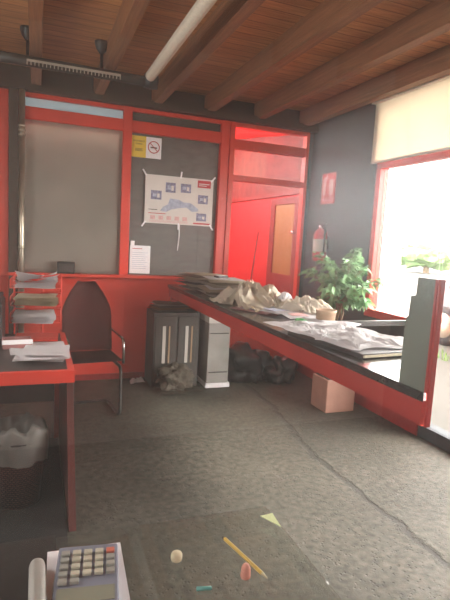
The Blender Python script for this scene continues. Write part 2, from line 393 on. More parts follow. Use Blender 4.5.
# front partition with the shop window the photo is taken through
b = MB(); b.box(XL, XR, YF-.06, YF+.06, 0, .78); b.box(XL, XR, YF-.06, YF+.06, 2.5, ZC)
struct(b.build('wall_front', REDD))
wf = MB()
for x in (XL, -.62, 1.45, XR-.05): wf.box(x, x+.05, YF-.04, YF+.04, .78, 2.5)
wf.box(XL, XR, YF-.04, YF+.04, .78, .81); wf.box(XL, XR, YF-.04, YF+.04, 2.45, 2.5)
wf = struct(wf.build('window_7', RED))
box('pane', SHOPGLASS, XL, XR, YF-.003, YF+.003, .81, 2.45, wf)
# small anteroom on the camera's side
b = MB(); b.box(XL, XR+.12, -2.5, -2.4, 0, ZC)
struct(b.build('wall_rear', PLASTER))

# ------------------------------------------------------------------ beyond the glazed bay: red passage
b = MB(); b.box(XR-.02, XR+.1, D+.1, 8.6, 0, 2.12); b.box(1.2, XR, 8.5, 8.6, 0, 2.12); b.box(XL, 1.25, D+.12, D+.2, 0, 2.55); b.box(1.15, 1.25, D+.2, 8.6, 0, 2.12)
struct(b.build('wall_passage', REDB))
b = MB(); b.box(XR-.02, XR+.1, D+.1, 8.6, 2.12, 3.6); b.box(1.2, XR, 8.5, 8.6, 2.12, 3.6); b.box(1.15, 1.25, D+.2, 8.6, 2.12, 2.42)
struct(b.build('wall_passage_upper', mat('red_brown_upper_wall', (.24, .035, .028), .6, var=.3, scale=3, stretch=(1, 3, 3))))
struct(box('floor_passage', CONC, 1.2, XR, D+.04, 8.6, -.1, 0))
struct(box('trim_5', REDD, XR-.05, XR-.02, D+.1, 8.5, 2.07, 2.12))
dr = MB(); dr.box(XR-.06, XR-.02, 5.20, 5.30, 0, 2.04); dr.box(XR-.06, XR-.02, 5.82, 5.95, 0, 2.04); dr.box(XR-.06, XR-.02, 5.30, 5.82, 1.96, 2.04); dr.box(XR-.06, XR-.02, 5.30, 5.82, 0, 1.1)
dr = struct(dr.build('door_1', REDD))
box('door_pane', ORANGEPANE, XR-.045, XR-.03, 5.30, 5.82, 1.1, 1.96, dr)
MB().lathe([(.02, 0), (.028, .03), (.02, .05)], T(XR-.06, 5.25, 1.62, ry=-PI/2), n=14).build('door_knob', CHROME, dr, smooth=True)
aw = MB().grid(1.66, 3.26, 24, 20, lambda u, v: (0, 0, .035*math.sin(u*15+v*3)*(.3+v)), T(2.05, 6.82, 2.98, rx=math.radians(9)), th=.006)
tag(aw.build('awning', REDC, smooth=True), 'red canvas awning seen through the glass above the passage', 'awning')
rod = MB().tube([(2.70, 6.35, 0), (2.80, 6.20, 1.62)], .008, 8)
tag(rod.build('broom_handle', BLACKM, smooth=True), 'thin black stick leaning on the bright red passage wall', 'stick')

# ------------------------------------------------------------------ ceiling services
t = thing('hanging_light_rail', 'black tube with pale teeth hung level under the beams', 'light rail', (.25, 4.08, 2.70))
MB().tube([(-.75, -.02, 0), (-.3, -.01, 0), (.5, 0, -.004), (.60, -.005, -.004)], .038, 14).build('tube', BLACKM, t, smooth=True)
MB().lathe([(.055, -.05), (.06, 0), (.055, .05)], T(.58, -.01, -.002, ry=PI/2), n=16).build('coupling', BLACK, t, smooth=True)
b = MB(); b.box(-.33, .34, -.05, -.038, -.012, .004)
for i in range(26): b.box(-.33+i*.0265, -.324+i*.0265, -.052, -.040, -.034, -.010)
b.build('comb_strip', mat('dull_cream', (.36, .32, .26), .6), t)
for x, y in ((-.325, .06), (.205, .06)):
    h = MB().lathe([(.055, .249), (.055, .235), (.045, .20), (.018, .165), (.012, .16)], T(x, y, 0), n=18).build('hanger_cup', BLACK, t, smooth=True)
    MB().tube([(x, y, .17), (x, y-.03, .03), (x, y-.05, .0)], .012, 8).build('hanger_stem', BLACK, h, smooth=True)
t = thing('perforated_duct', 'cream perforated round duct running along beneath the ceiling boards', 'duct', (.81, 4.02, 2.715))
b = MB(); pr = []
for i in range(120): pr += [(.040, i*.02), (.0365, i*.02+.010)]
b.lathe(pr, T(0, -.03, 0, rx=PI/2), n=18); b.build('duct_sleeve', DUCT, t, smooth=True)
b = MB(); b.box(-.004, .004, -2.4, 0, .045, .06); b.build('duct_rail', BLACKM, t)
for y in (-1.9, -2.2): MB().tube([(0, y, .05), (0, y, .234)], .006, 6).build('duct_hanger', BLACKM, t)
pipe = thing('steel_pipe', 'shiny galvanised steel pipe standing beside the dark timber post', 'pipe', (-.135, D-.11, 0))
MB().lathe([(.026, 0), (.026, 2.72)], n=18).build('pipe_run', STEEL, pipe, smooth=True)
for z in (.75, 1.32, 2.33, 2.37, 2.41): MB().lathe([(.026, z-.012), (.033, z-.008), (.033, z+.008), (.026, z+.012)], n=18).build('collar', STEEL, pipe, smooth=True)

# ------------------------------------------------------------------ notices on the back wall
RXW = (PI/2, 0, 0)
def plate(name, m, x0_, x1_, z0, z1, y, parent=None, th=.002): return box(name, m, x0_, x1_, y-th, y, z0, z1, parent)
yp = D-.0125
t = thing('poster', 'large printed poster taped to the dark partition glass', 'poster', (1.375, yp, 1.62))
def pp(name, m, x0_, x1_, z0, z1, k=1):   # in poster-local metres
    return MB().box(x0_, x1_, -.0016-.0006*k, -.0006*k, z0, z1).build(name, m, t)
pp('sheet', POSTERW, -.36, .365, 0, .485, 0)
pp('logo_block', INKR, .19, .335, .395, .47, 2)
pp('logo_line', POSTERW, .205, .32, .43, .438, 4); pp('logo_line', POSTERW, .205, .29, .413, .42, 4)
for i, (a, c, e, f) in enumerate(((-.30, -.19, .24, .33), (-.15, -.045, .32, .42), (.01, .12, .33, .42), (.20, .31, .23, .32), (.19, .30, .05, .13))):
    pp('picture', INKB, a, c, e, f, 2)
    pp('picture_detail', INKBL, a+.02, c-.05, e+.03, f-.03, 4); pp('picture_detail', POSTERW, c-.045, c-.02, e+.02, f-.03, 4)
mp = [(-.2, .13), (-.17, .17), (-.12, .2), (-.1, .26), (-.01, .255), (.05, .23), (.12, .23), (.2, .18), (.21, .15), (.14, .14), (.08, .18), (0, .17), (-.08, .15), (-.14, .12)]
MB().prism(mp, .0015, T(0, -.0015, 0, rx=PI/2)).build('map', INKBL, t)
for i in range(5): pp('icon', INKP, -.30+i*.085, -.25+i*.085, .04, .08, 2)
pp('caption', INKR, -.32, -.14, .098, .105, 2); pp('caption', INKR, .16, .345, .015, .03, 2); pp('caption', INKK, -.32, -.23, .135, .142, 2)
for i in range(7): pp('text_line', INKP, -.31, .1, .012+i*.0035, .0135+i*.0035, 2)
for x, z, a in ((-.37, .50, .6), (.01, .505, -.1), (.36, .49, -.7), (-.365, -.01, -.6), (.0, -.02, 0), (.36, -.01, .6)):
    MB().box(-.008, .008, -.004, -.003, -.035, .035, T(x, 0, z) @ Matrix.Rotation(-a, 4, 'Y')).build('tape', PAPER, t)
MB().tube([(.01, -.006, 0), (.012, -.006, -.12), (.0, -.006, -.27)], .005, 6).build('cord', PAPER, t)

t = thing('no_smoking_sign', 'small yellow and white no smoking sign on the dark glass', 'sign', (1.01, yp, 2.26))
MB().box(-.145, 0, -.0025, 0, 0, .205).build('yellow_panel', YELLOW, t); MB().box(0, .155, -.0025, 0, 0, .205).build('white_panel', PAPER, t)
text_mesh('lettering', 'PROHIBIDO', .023, INKK, t, (-.072, -.003, .155), RXW, .93); text_mesh('lettering', 'FUMAR', .023, INKK, t, (-.072, -.003, .128), RXW, .93)
for i in range(3): MB().box(-.11, -.035, -.0035, -.0025, .06+i*.010, .064+i*.010).build('text_line', INKK, t)
ring = [(.078+.056*math.cos(2*PI*i/32), -.003, .11+.056*math.sin(2*PI*i/32)) for i in range(32)]
MB().tube(ring, .0045, 6, closed=True).build('red_ring', INKR, t)
MB().tube([(.078-.04, -.003, .11+.04), (.078+.04, -.003, .11-.04)], .004, 6).build('red_bar', INKR, t)
MB().box(.045, .112, -.004, -.0025, .1, .112).build('cigarette', INKK, t)
t = thing('notice_sheet', 'plain white typed sheet taped low on the dark glass', 'notice', (.985, yp, 1.10))
MB().box(-.105, .105, -.002, 0, 0, .285).build('sheet', PAPER, t)
for i in range(9): MB().box(-.08, .08 - .05*random.random(), -.0028, -.002, .05+i*.02, .0535+i*.02).build('text_line', INKBL, t)
MB().box(-.08, .02, -.0028, -.002, .25, .257).build('heading', INKR, t)
MB().box(-.1, -.06, -.004, -.002, .26, .33).build('tape', PAPER, t)
t = thing('wall_notice', 'pale sheet with a dark heading on the red lower wall', 'notice', (.555, D-.0205, .46))
MB().box(-.075, .075, -.004, 0, 0, .30).build('sheet', INKP, t); MB().box(-.06, .06, -.0055, -.004, .225, .25).build('heading', INKK, t)
t = thing('sill_box', 'small black box standing on the red window sill', 'box', (.262, D-.075, 1.085))
MB().box(-.08, .08, -.03, .03, 0, .115).build('case', BLACK, t, bevel=.006); MB().box(-.065, .065, -.033, -.03, .02, .09).build('front_panel', DGREYM, t)
struct(box('trim_6', RED, -.25, 1.79, D-.13, D-.03, 1.06, 1.085))

# right wall: sign and extinguisher
t = thing('extinguisher_sign', 'red fire extinguisher sign on the dark side wall', 'sign', (XR, 4.68, 1.93))
MB().box(-.004, 0, -.13, .13, 0, .32).build('panel', INKR, t)
MB().box(-.006, -.004, .05, .10, .09, .25).box(-.006, -.004, .065, .085, .25, .28).box(-.006, -.004, .02, .065, .265, .28).build('extinguisher_symbol', INKP, t)
MB().box(-.006, -.004, -.09, -.02, .09, .25).build('flame_symbol', INKP, t)
text_mesh('lettering', 'EXTINTOR', .045, INKP, t, (-.005, 0, .045), (PI/2, 0, -PI/2), .95)
t = thing('fire_extinguisher', 'red fire extinguisher hanging on the dark wall below its sign', 'fire extinguisher', (XR-.09, 4.62, 1.32))
MB().lathe([(.05, 0), (.068, .012), (.07, .03), (.07, .27), (.06, .31), (.03, .335), (.022, .345)], n=24).build('cylinder', INKR, t, smooth=True)
MB().lathe([(.0715, .10), (.0715, .23)], n=24, cap=False).build('label', OFFWHITE, t, smooth=True)
MB().lathe([(.02, .345), (.024, .35), (.024, .375), (.014, .38)], n=14).build('valve', CHROME, t, smooth=True)
MB().box(-.012, .012, -.09, .02, .385, .395).box(-.012, .012, -.10, .01, .36, .368).build('lever', BLACK, t)
MB().tube([(0, -.02, .362), (-.01, -.10, .33), (-.01, -.095, .2), (-.005, -.085, .06)], .011, 8).build('hose', BLACK, t, smooth=True)
MB().box(.06, .09, -.03, .03, .12, .26).build('bracket', BLACK, t)

# ------------------------------------------------------------------ counter
t = thing('service_counter', 'long red counter with a glossy black top along the side windows', 'counter', (1.565, 3.1, 0))
ye = -1.77
MB().prism([(-.29, 1.93), (-.29, ye), (.30, ye+.62), (.30, 1.93)], .035, T(0, 0, .965)).build('countertop', TOPBLK, t, bevel=.004)
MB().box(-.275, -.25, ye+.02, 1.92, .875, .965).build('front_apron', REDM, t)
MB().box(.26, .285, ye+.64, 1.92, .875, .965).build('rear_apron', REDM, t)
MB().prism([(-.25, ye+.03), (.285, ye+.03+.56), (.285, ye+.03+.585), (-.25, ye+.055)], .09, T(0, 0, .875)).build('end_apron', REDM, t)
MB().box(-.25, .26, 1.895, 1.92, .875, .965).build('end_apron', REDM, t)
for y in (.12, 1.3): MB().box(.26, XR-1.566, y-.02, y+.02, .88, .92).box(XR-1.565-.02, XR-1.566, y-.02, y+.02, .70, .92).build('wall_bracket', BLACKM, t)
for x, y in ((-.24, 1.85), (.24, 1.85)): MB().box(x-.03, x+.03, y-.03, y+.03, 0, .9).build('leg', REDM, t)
# upright at the near end of the counter
t = thing('end_screen', 'stepped grey green board with a red edge standing on the counter end', 'board', (1.292, 1.355, 1.0))
pts = [(.115, 0), (.112, .18), (.115, .185), (.108, .25), (.098, .255), (.094, .33), (.070, .335), (.068, .40), (-.02, .40), (-.02, 0)]
MB().prism(pts, .02, Matrix(((0, 0, 1, 0), (1, 0, 0, 0), (0, 1, 0, 0), (0, 0, 0, 1))) @ T(0, 0, -.01)).build('board', GREYGREEN, t)
MB().box(-.013, .011, -.029, -.019, 0, .402).build('red_edge', REDM, t, bevel=.002); MB().box(-.013, .009, -.044, -.034, -.12, .402).build('red_edge', REDM, t, bevel=.002)
MB().box(-.009, .008, -.035, -.028, 0, .40).build('dark_groove', REDD, t)

# piles on the counter
def sheets(cx, cy, z, w, d, n, th, mats, names, labels, rz, group, seed, jit=.03):
    random.seed(seed)
    for i in range(n):
        m = mats[i % len(mats)]; a = rz + random.uniform(-.22, .22); ph = random.random()*6
        o = MB().grid(w*random.uniform(.85, 1.1), d*random.uniform(.85, 1.05), 8, 8,
              lambda u, v: (0, 0, .004*math.sin(u*5+ph)*(u*(1-u))*4 + .004*math.sin(v*4+ph)*v), None, th=th*.86).build(names, m, smooth=False)
        o.location = (cx+random.uniform(-jit, jit), cy+random.uniform(-jit, jit), z + i*th + th); o.rotation_euler.z = a
        tag(o, labels[min(i, len(labels)-1)] if i < n-1 else labels[-1], 'newspaper', group)
ORD = ['lowest', 'second lowest', 'third from the bottom', 'fourth from the bottom', 'fifth from the bottom', 'sixth from the bottom', 'seventh from the bottom', 'eighth from the bottom', 'topmost']
def ordl(n, s, top): return [f'{ORD[i]} {s}' for i in range(n-1)] + [f'topmost {top}']
sheets(1.47, 4.55, 1.0, .36, .42, 7, .022, [NEWSD, PAPERC, BLACK, NEWS, PAPERC], 'newspaper', ordl(7, 'newspaper in the pile at the far counter end', 'newspaper in the pile at the far counter end'), .2, 'newspapers in the far counter pile', 3)
sheets(1.52, 4.02, 1.0, .34, .46, 8, .020, [NEWS, NEWSD, PAPERC, PAPER], 'newspaper', ordl(8, 'newspaper in the pile beside the crumpled wrapping', 'newspaper in the pile beside the crumpled wrapping'), -.1, 'newspapers in the middle counter pile', 5)
o = MB().box(-.05, .05, -.035, .035, 0, .018).build('parcel_label_pad', BLACK, bevel=.003, loc=(1.43, 3.86, 1.178), rz=.3); o.name = 'card_reader'
tag(o, 'small black device with white face on the middle newspaper pile', 'device'); MB().box(-.04, .04, -.028, .02, .018, .0195).build('face_plate', PAPER, o)
# crumpled wrapping
def crumple(name, m, w, d, amp, seed, loc, rz, label, cat, th=.002, nx=36, tilt=0, freq=4.2):
    off = Vector((seed*2.3, seed*1.1, seed))
    def fn(u, v):
        p = Vector((u*w*freq*2, v*d*freq*2, 0)) + off
        r = abs(noise.noise(p)) + .55*abs(noise.noise(p*2.3)) + .25*abs(noise.noise(p*5.1))
        e = min(1, 6*min(u, v, 1-u, 1-v) + .25)
        return (.05*noise.noise(p*1.3+Vector((9, 0, 0))), .05*noise.noise(p*1.3+Vector((0, 9, 0))), amp*(r*1.15)*e + .004)
    o = MB().grid(w, d, nx, nx, fn, None, th=th).build(name, m, smooth=False)
    o.location = loc; o.rotation_euler = (tilt, 0, rz); return tag(o, label, cat)
def heap(name, m, w, d, hgt, seed, loc, rz, label, cat, nx=44, th=.002, fold=.55):
    """a thrown-down sheet: low dome with long sharp folds"""
    off = Vector((seed*2.3, seed*1.1, seed))
    def fn(u, v):
        a, b_ = 2*u-1, 2*v-1; rr = min(1, math.hypot(a, b_)/1.15)
        dome = (1-rr**2)
        p = Vector((u*3.1, v*2.2, 0)) + off
        q = p + .55*Vector((noise.noise(p*1.2), noise.noise(p*1.2+Vector((5, 5, 5))), 0))
        ridge = 1-abs(noise.noise(q*1.7))*2.6; fine = 1-abs(noise.noise(q*4.2))*2.6
        z = hgt*(dome*(1-fold) + fold*(.6*ridge+.4*fine)*(.4+.6*dome))
        return (.09*w*noise.noise(q*1.1+Vector((3, 0, 0))), .09*d*noise.noise(q*1.1+Vector((0, 8, 0))), max(.004, z))
    o = MB().grid(w, d, nx, nx, fn, None, th=th).build(name, m, smooth=False)
    o.location = loc; o.rotation_euler = (0, 0, rz); return tag(o, label, cat)
heap('wrapping_sheet', WRAP, .50, .60, .21, 3, (1.57, 3.46, 1.004), .3, 'big crumpled beige plastic wrapping heaped on the counter', 'wrapping')
heap('wrapping_sheet', WRAPP, .30, .38, .14, 8, (1.80, 3.10, 1.004), .7, 'smaller crumpled pale wrapping lying over the open magazines', 'wrapping', nx=34)
heap('wrapping_strip', WRAPP, .13, .50, .13, 11, (1.80, 3.93, 1.004), -.45, 'long twisted beige strip of wrapping beyond the big heap', 'wrapping', nx=30)
heap('paper_ball', PAPER, .11, .11, .07, 14, (1.71, 3.24, 1.075), .5, 'small white crumpled paper on the beige wrapping', 'paper', nx=14)
for i, (x, y, a, w, m, lb) in enumerate(((1.60, 3.12, .25, .30, MAG, 'glossy magazine lying under the crumpled wrapping'), (1.68, 2.93, -.2, .26, PAPER, 'white leaflet lying flat in front of the wrapping'), (1.49, 3.22, .5, .26, INKP, 'pink printed leaflet poking out at the counter front edge'))):
    o = MB().grid(w, .34, 6, 6, lambda u, v: (0, 0, .006*math.sin(u*PI)), None, th=.006).build('magazine', m, loc=(x, y, 1.007+.007*(2-i)), rz=a); tag(o, lb, 'magazine')
    MB().box(-w*.35, w*.1, -.08, .1, .0065, .0075).build('printed_picture', INKBL if i != 1 else INKP, o)
# drawings, folder, tub
o = MB().box(-.23, .23, -.30, .30, 0, .022).build('folder', BLACK, loc=(1.56, 2.13, 1.0), rz=.10, bevel=.004); tag(o, 'flat black folder lying under the big white sheets', 'folder')
MB().box(-.222, .222, -.31, -.295, .006, .016).build('paper_edge', PAPERC, o)
crumple('drawing_sheet', PAPER, .50, .74, .030, 21, (1.54, 2.26, 1.022), .12, 'large creased white drawing spread over the black folder', 'paper', nx=44, freq=3.2)
crumple('drawing_sheet', PAPER, .36, .34, .026, 25, (1.66, 2.66, 1.004), .5, 'smaller creased white sheet behind the beige tub', 'paper', nx=28, freq=3.2)
t = thing('tub', 'round beige tub standing on the white drawing', 'tub', (1.70, 2.66, 1.03))
MB().lathe([(.055, 0), (.06, .004), (.062, .05), (.066, .05), (.066, .064), (.060, .064), (.056, .02), (.0, .02)], n=28, cap=False).build('wall', TUB, t, smooth=True)
MB().lathe([(.0, .045), (.057, .045)], n=24, cap=False).build('contents', SOIL, t)
o = MB().lump(.035, .05, .02, .5, 2.2, 4, sub=2).build('ribbon', GREENP, loc=(1.47, 2.56, 1.02)); tag(o, 'crumpled bit of bright green plastic beside the drawing', 'wrapper')

# ------------------------------------------------------------------ under the counter
t = thing('filing_cabinet', 'dark low cabinet with pale upright slots under the counter end', 'cabinet', (1.30, 4.86, 0))
MB().box(-.235, .235, -.17, .17, .0, .75).build('body', DGREYM, t, bevel=.005)
for x in (-.115, .115): 
    d_ = MB().box(x-.105, x+.105, -.185, -.17, .04, .72).build('door', mat('cabinet_door', (.05, .045, .038), .5), t, bevel=.004)
    MB().box(x-.03, x+.0, -.192, -.185, .25, .62).build('door_slot', OFFWHITE, d_); MB().box(x+.03, x+.045, -.192, -.185, .25, .62).build('door_slot', CARD, d_)
sheets(1.28, 4.84, .75, .36, .30, 5, .017, [NEWSD, CARD, NEWSD, NEWS], 'newspaper', ordl(5, 'old newspaper stacked on the dark low cabinet', 'old newspaper stacked on the dark low cabinet'), .1, 'newspapers on the low cabinet', 9)
t = thing('computer_tower', 'grey computer tower with a pale top panel under the counter', 'computer', (1.72, 4.80, 0))
MB().box(-.115, .115, -.2, .2, .03, .66).build('case', GREYM, t, bevel=.006)
MB().box(-.12, .12, -.205, .2, .66, .83).build('top_panel', OFFWHITE, t, bevel=.006)
MB().box(-.05, .05, -.209, -.205, .72, .77).build('handle_slot', INKK, t)
MB().box(-.13, .13, -.22, .2, 0, .045).build('base', PAPER, t, bevel=.004)
for z in (.15, .55): MB().box(-.1, .1, -.204, -.2, z, z+.012).build('seam', DGREYM, t)
o = MB().lump(.22, .17, .20, .55, 1.5, 2, sub=4).build('bin_bag', BAGBLK, smooth=True, loc=(2.13, 4.78, 0)); tag(o, 'larger black bin bag on the floor beside the computer tower', 'bag')
o = MB().lump(.15, .14, .15, .55, 1.7, 6, sub=4).build('bin_bag', BAGBLK, smooth=True, loc=(2.47, 4.68, 0)); tag(o, 'smaller black bin bag against the red back panel', 'bag')
o = MB().lump(.16, .12, .13, .5, 1.9, 12, sub=4).build('rag_heap', RAG, loc=(1.27, 4.56, .03)); tag(o, 'heap of grey brown rags before the dark cabinet', 'rags')
o = MB().grid(.42, .28, 14, 10, lambda u, v: (0, 0, .012*noise.noise(Vector((u*5, v*5, 2)))+.012), None, th=.008).build('cardboard_sheet', RAG, loc=(1.29, 4.54, .01), rz=.15); tag(o, 'flat crushed cardboard lying under the rag heap', 'cardboard')
crumple('paper_scrap', PAPER, .14, .10, .06, 31, (.96, 4.90, .001), .4, 'small torn white paper scrap on the floor by the red wall', 'paper', nx=12, freq=8)

# ------------------------------------------------------------------ ficus
t = thing('potted_ficus', 'bushy green ficus growing in a square pinkish planter behind the counter', 'plant', (2.57, 3.80, 0))
MB().box(-.15, .15, -.13, .13, 0, .30).build('planter', POT, t, bevel=.008)
MB().box(-.13, .13, -.11, .11, .30, .306).build('soil', SOIL, t)
random.seed(11); b = MB(); tips = []
for k in range(4):
    a = k*PI/2; b.tube([(.03*math.cos(a+s*.9), .03*math.sin(a+s*.9), s*.105+.25) for s in range(9)], [.014-.0008*s for s in range(9)], 7)
for k in range(44):
    a = random.random()*2*PI; e = random.uniform(-.2, 1.25); r = random.uniform(.18, .37)
    p0 = Vector((0, 0, random.uniform(.92, 1.12))); p2 = p0 + Vector((math.cos(a)*math.cos(e)*r, math.sin(a)*math.cos(e)*r, math.sin(e)*r*1.25))
    p1 = (p0+p2)/2 + Vector((0, 0, .05)); b.tube([p0, p1, p2], [.006, .004, .002], 5); tips.append((p0, p1, p2))
b.build('stem', BARK, t, smooth=True)
b = MB()
def leaf(bm, base, d, L_, W_):
    d = d.normalized(); s = d.cross(Vector((0, 0, 1)))
    s = (s if s.length > .05 else Vector((1, 0, 0))).normalized(); n = s.cross(d)
    tw = random.uniform(-.8, .8); s = (s*math.cos(tw) + n*math.sin(tw)).normalized(); n = s.cross(d)
    rows = []
    for tt, ww in ((0, .12), (.3, .9), (.6, .8), (1, .03)):
        c = base + d*L_*tt - Vector((0, 0, 1))*L_*.45*tt*tt
        rows.append([bm.verts.new(c - s*W_*ww + n*W_*.25*ww), bm.verts.new(c), bm.verts.new(c + s*W_*ww + n*W_*.25*ww)])
    for q, w in zip(rows, rows[1:]):
        for i in (0, 1): bm.faces.new((q[i], q[i+1], w[i+1], w[i]))
for p0, p1, p2 in tips:
    for k in range(30):
        s = random.uniform(.25, 1.05); base = p0.lerp(p1, s*2) if s < .5 else p1.lerp(p2, s*2-1)
        d = (p2-p0).normalized()*.5 + Vector((random.uniform(-1, 1), random.uniform(-1, 1), random.uniform(-.7, .6)))
        leaf(b.bm, base + Vector((random.uniform(-.02, .02), random.uniform(-.02, .02), random.uniform(-.02, .02))), d, random.uniform(.06, .105), random.uniform(.016, .026))
for v_ in b.bm.verts: v_.co.x = min(v_.co.x, .305 - .02*random.random())
b.build('foliage', LEAF, t, smooth=True)

# ------------------------------------------------------------------ left desk
t = thing('desk', 'red desk with a dark top in front of the red wall', 'desk', (-.33, 3.25, 0))
MB().box(-1.0, .515, -.50, .52, .722, .75).build('desktop', DESKTOP, t)
MB().box(.490, .525, -.505, .525, .70, .752).build('edge_band', RED, t); MB().box(-1.0, .525, -.53, -.50, .685, .752).build('edge_band', RED, t); 
MB().prism([(-.42, .70), (.52, .70), (.52, 0), (-.82, 0), (-.80, .03)], .035, Matrix(((0, 0, 1, .49), (1, 0, 0, 0), (0, 1, 0, 0), (0, 0, 0, 1)))).build('end_panel', mat('shaded_red_panel', (.09, .02, .016), .5), t); MB().box(-1.0, -.965, -.50, .52, 0, .722).build('end_panel', REDD, t)  # visible end panel: desk red darkened, knee-space shade put into its colour
MB().box(-.965, .485, .48, .51, .25, .722).build('modesty_panel', BLACK, t)
MB().box(.455, .488, .40, .45, 0, .70).build('leg', REDD, t)
# letter tray
t = thing('letter_tray', 'three tier red wire letter tray standing on the desk', 'letter tray', (0, 3.58, .752), -.06)
for i, z in enumerate((.13, .245, .36)):
    b = MB(); x0_, x1_, ya, yb = -.155, .155, -.12, .14
    b.tube([(x0_, ya, z), (x1_, ya, z), (x1_, yb, z), (x0_, yb, z)], .0035, 6, closed=True); b.tube([(x0_, ya, z+.01), (x0_, ya+.03, z+.055), (x0_, yb, z+.055), (x1_, yb, z+.055), (x1_, ya+.03, z+.055), (x1_, ya, z+.01)], .0035, 6)
    for k in range(9): b.tube([(x0_+k*.0388, ya, z), (x0_+k*.0388, yb, z)], .0025, 5); b.tube([(x0_+k*.0388, yb, z), (x0_+k*.0388, yb, z+.055)], .0025, 5)
    for k in range(5): b.tube([(x1_, ya+k*.065, z), (x1_, ya+k*.065, z+.055)], .0025, 5); b.tube([(x0_, ya+k*.065, z), (x0_, ya+k*.065, z+.055)], .0025, 5)
    b.build('tray', RED, t, smooth=True)
MB().tube([(.03, .15, 0), (.03, .15, .44)], .009, 8).build('post', RED, t); MB().tube([(-.155, .15, .0), (-.155, .15, .44)], .006, 8).build('post', RED, t); MB().tube([(.155, .15, .10), (.155, .15, .44)], .006, 8).build('post', RED, t)
MB().box(-.14, .14, -.10, .16, 0, .008).build('foot_plate', RED, t)
def bundle(z, n, m, label, seed, x=0., curl=0.):
    random.seed(seed); b = MB()
    for i in range(n):
        M = T(x+random.uniform(-.012, .012), 3.52+random.uniform(-.012, .01), z+i*.006, random.uniform(-.08, .08)-.05)
        b.grid(.25, .23, 8, 8, lambda u, v: (0, 0, .004*math.sin(u*6+i)*u + curl*(u*u*.6 + (1-v)*(1-u)*.8)*(i/max(1, n-1))), M, th=.004)
    return tag(b.build('paper_bundle', m), label, 'papers')
bundle(.752+.366, 8, PAPER, 'loose white papers curling in the top wire tray', 1, curl=.085)
bundle(.752+.251, 10, PAPERC, 'yellowed papers in the middle wire tray', 2)
bundle(.752+.136, 10, PAPER, 'white papers in the bottom wire tray', 3, x=-.01)
t = thing('open_box', 'small open box with a reddish brown inside on the desk', 'box', (-.115, 3.33, .752), .1)
b = MB(); b.box(-.085, .085, -.06, .06, 0, .005); b.box(-.085, -.08, -.06, .06, 0, .055); b.box(.08, .085, -.06, .06, 0, .055); b.box(-.085, .085, -.06, -.055, 0, .055); b.box(-.085, .085, .055, .06, 0, .055)
b.build('tray_wall', mat('mauve_card', (.36, .15, .14), .7), t); MB().box(-.088, .088, -.063, -.059, .03, .058).build('rim', PAPER, t)
random.seed(4)
SP = [(.055, 3.26, 0, .22, .30, .0), (.06, 3.08, .0, .22, .16, .05), (.02, 3.00, .014, .27, .24, -.12), (.035, 2.98, .028, .25, .26, .16), (.05, 3.0, .042, .25, .25, -.08), (-.07, 3.17, .0, .14, .16, .1)]
SL = ['single white sheet lying flat before the letter tray', 'white sheets partly covered by the front paper pile', 'lowest white sheaf of the pile at the desk front edge', 'middle white sheaf of the pile at the desk front edge', 'topmost white sheaf of the pile at the desk front edge', 'small white note below the open box']
for (x, y, z, w, d, a), lb in zip(SP, SL):
    b = MB()
    for i in range(3): b.grid(w, d, 6, 6, lambda u, v: (0, 0, .003*math.sin(u*5+i)), T(random.uniform(-.01, .01), random.uniform(-.01, .01), i*.004+.003, random.uniform(-.06, .06)), th=.003)
    tag(b.build('paper_sheaf', PAPER, loc=(x, y, .752+z), rz=a), lb, 'papers', 'white papers on the desk')
t = thing('printer', 'black office printer standing at the desk end by the tray', 'printer', (-.40, 3.50, .752))
MB().box(-.20, .20, -.18, .18, 0, .28).build('body', BLACK, t, bevel=.012); MB().box(-.19, .19, -.17, .18, .28, .31).build('lid', BLACKM, t, bevel=.008)
MB().box(-.13, .13, -.24, -.17, .05, .07).build('output_tray', DGREYM, t); MB().box(-.12, .12, -.184, -.18, .2, .25).build('control_panel', DGREYM, t)

# waste basket
t = thing('waste_basket', 'round woven waste basket lined with a white bag under the desk', 'waste basket', (-.085, 2.80, .012))
MB().lathe([(.0, .004), (.105, .004), (.11, 0), (.14, .36), (.146, .37), (.138, .37), (.104, .012), (0, .012)], n=32, cap=False).build('basket_wall', BASKET, t, smooth=True)
MB().tube([(.146*math.cos(2*PI*i/32), .146*math.sin(2*PI*i/32), .37) for i in range(32)], .008, 8, closed=True).build('rim', BLACK, t, smooth=True)
b = MB(); n = 40; rings = []
for r, z, am in ((.152, .25, .016), (.156, .31, .010), (.153, .375, .006), (.15, .42, .02), (.12, .44, .03), (.10, .34, .02), (.08, .2, .0)):
    rings.append([b.bm.verts.new(((r+am*noise.noise(Vector((math.cos(2*PI*i/n)*4, math.sin(2*PI*i/n)*4, z*9))))*math.cos(2*PI*i/n), (r+am*noise.noise(Vector((math.cos(2*PI*i/n)*4+5, math.sin(2*PI*i/n)*4, z*9))))*math.sin(2*PI*i/n), z+am*1.5*noise.noise(Vector((math.cos(2*PI*i/n)*3, math.sin(2*PI*i/n)*3, 3+z))))) for i in range(n)])
for a, c in zip(rings, rings[1:]):
    for i in range(n): b.bm.faces.new((a[i], a[(i+1)%n], c[(i+1)%n], c[i]))
b.build('bag_liner', WHITEBAG, t, smooth=True)
o = box('veil_gap_sheet', VEILGAP, -1.25, .15, 1.25, 3.62, 0, .012); tag(o, 'black sheet painting the dark gap in the glass reflection before the desk', 'painted dark patch')  # added sheet: paints the dark area where the glass reflection is missing

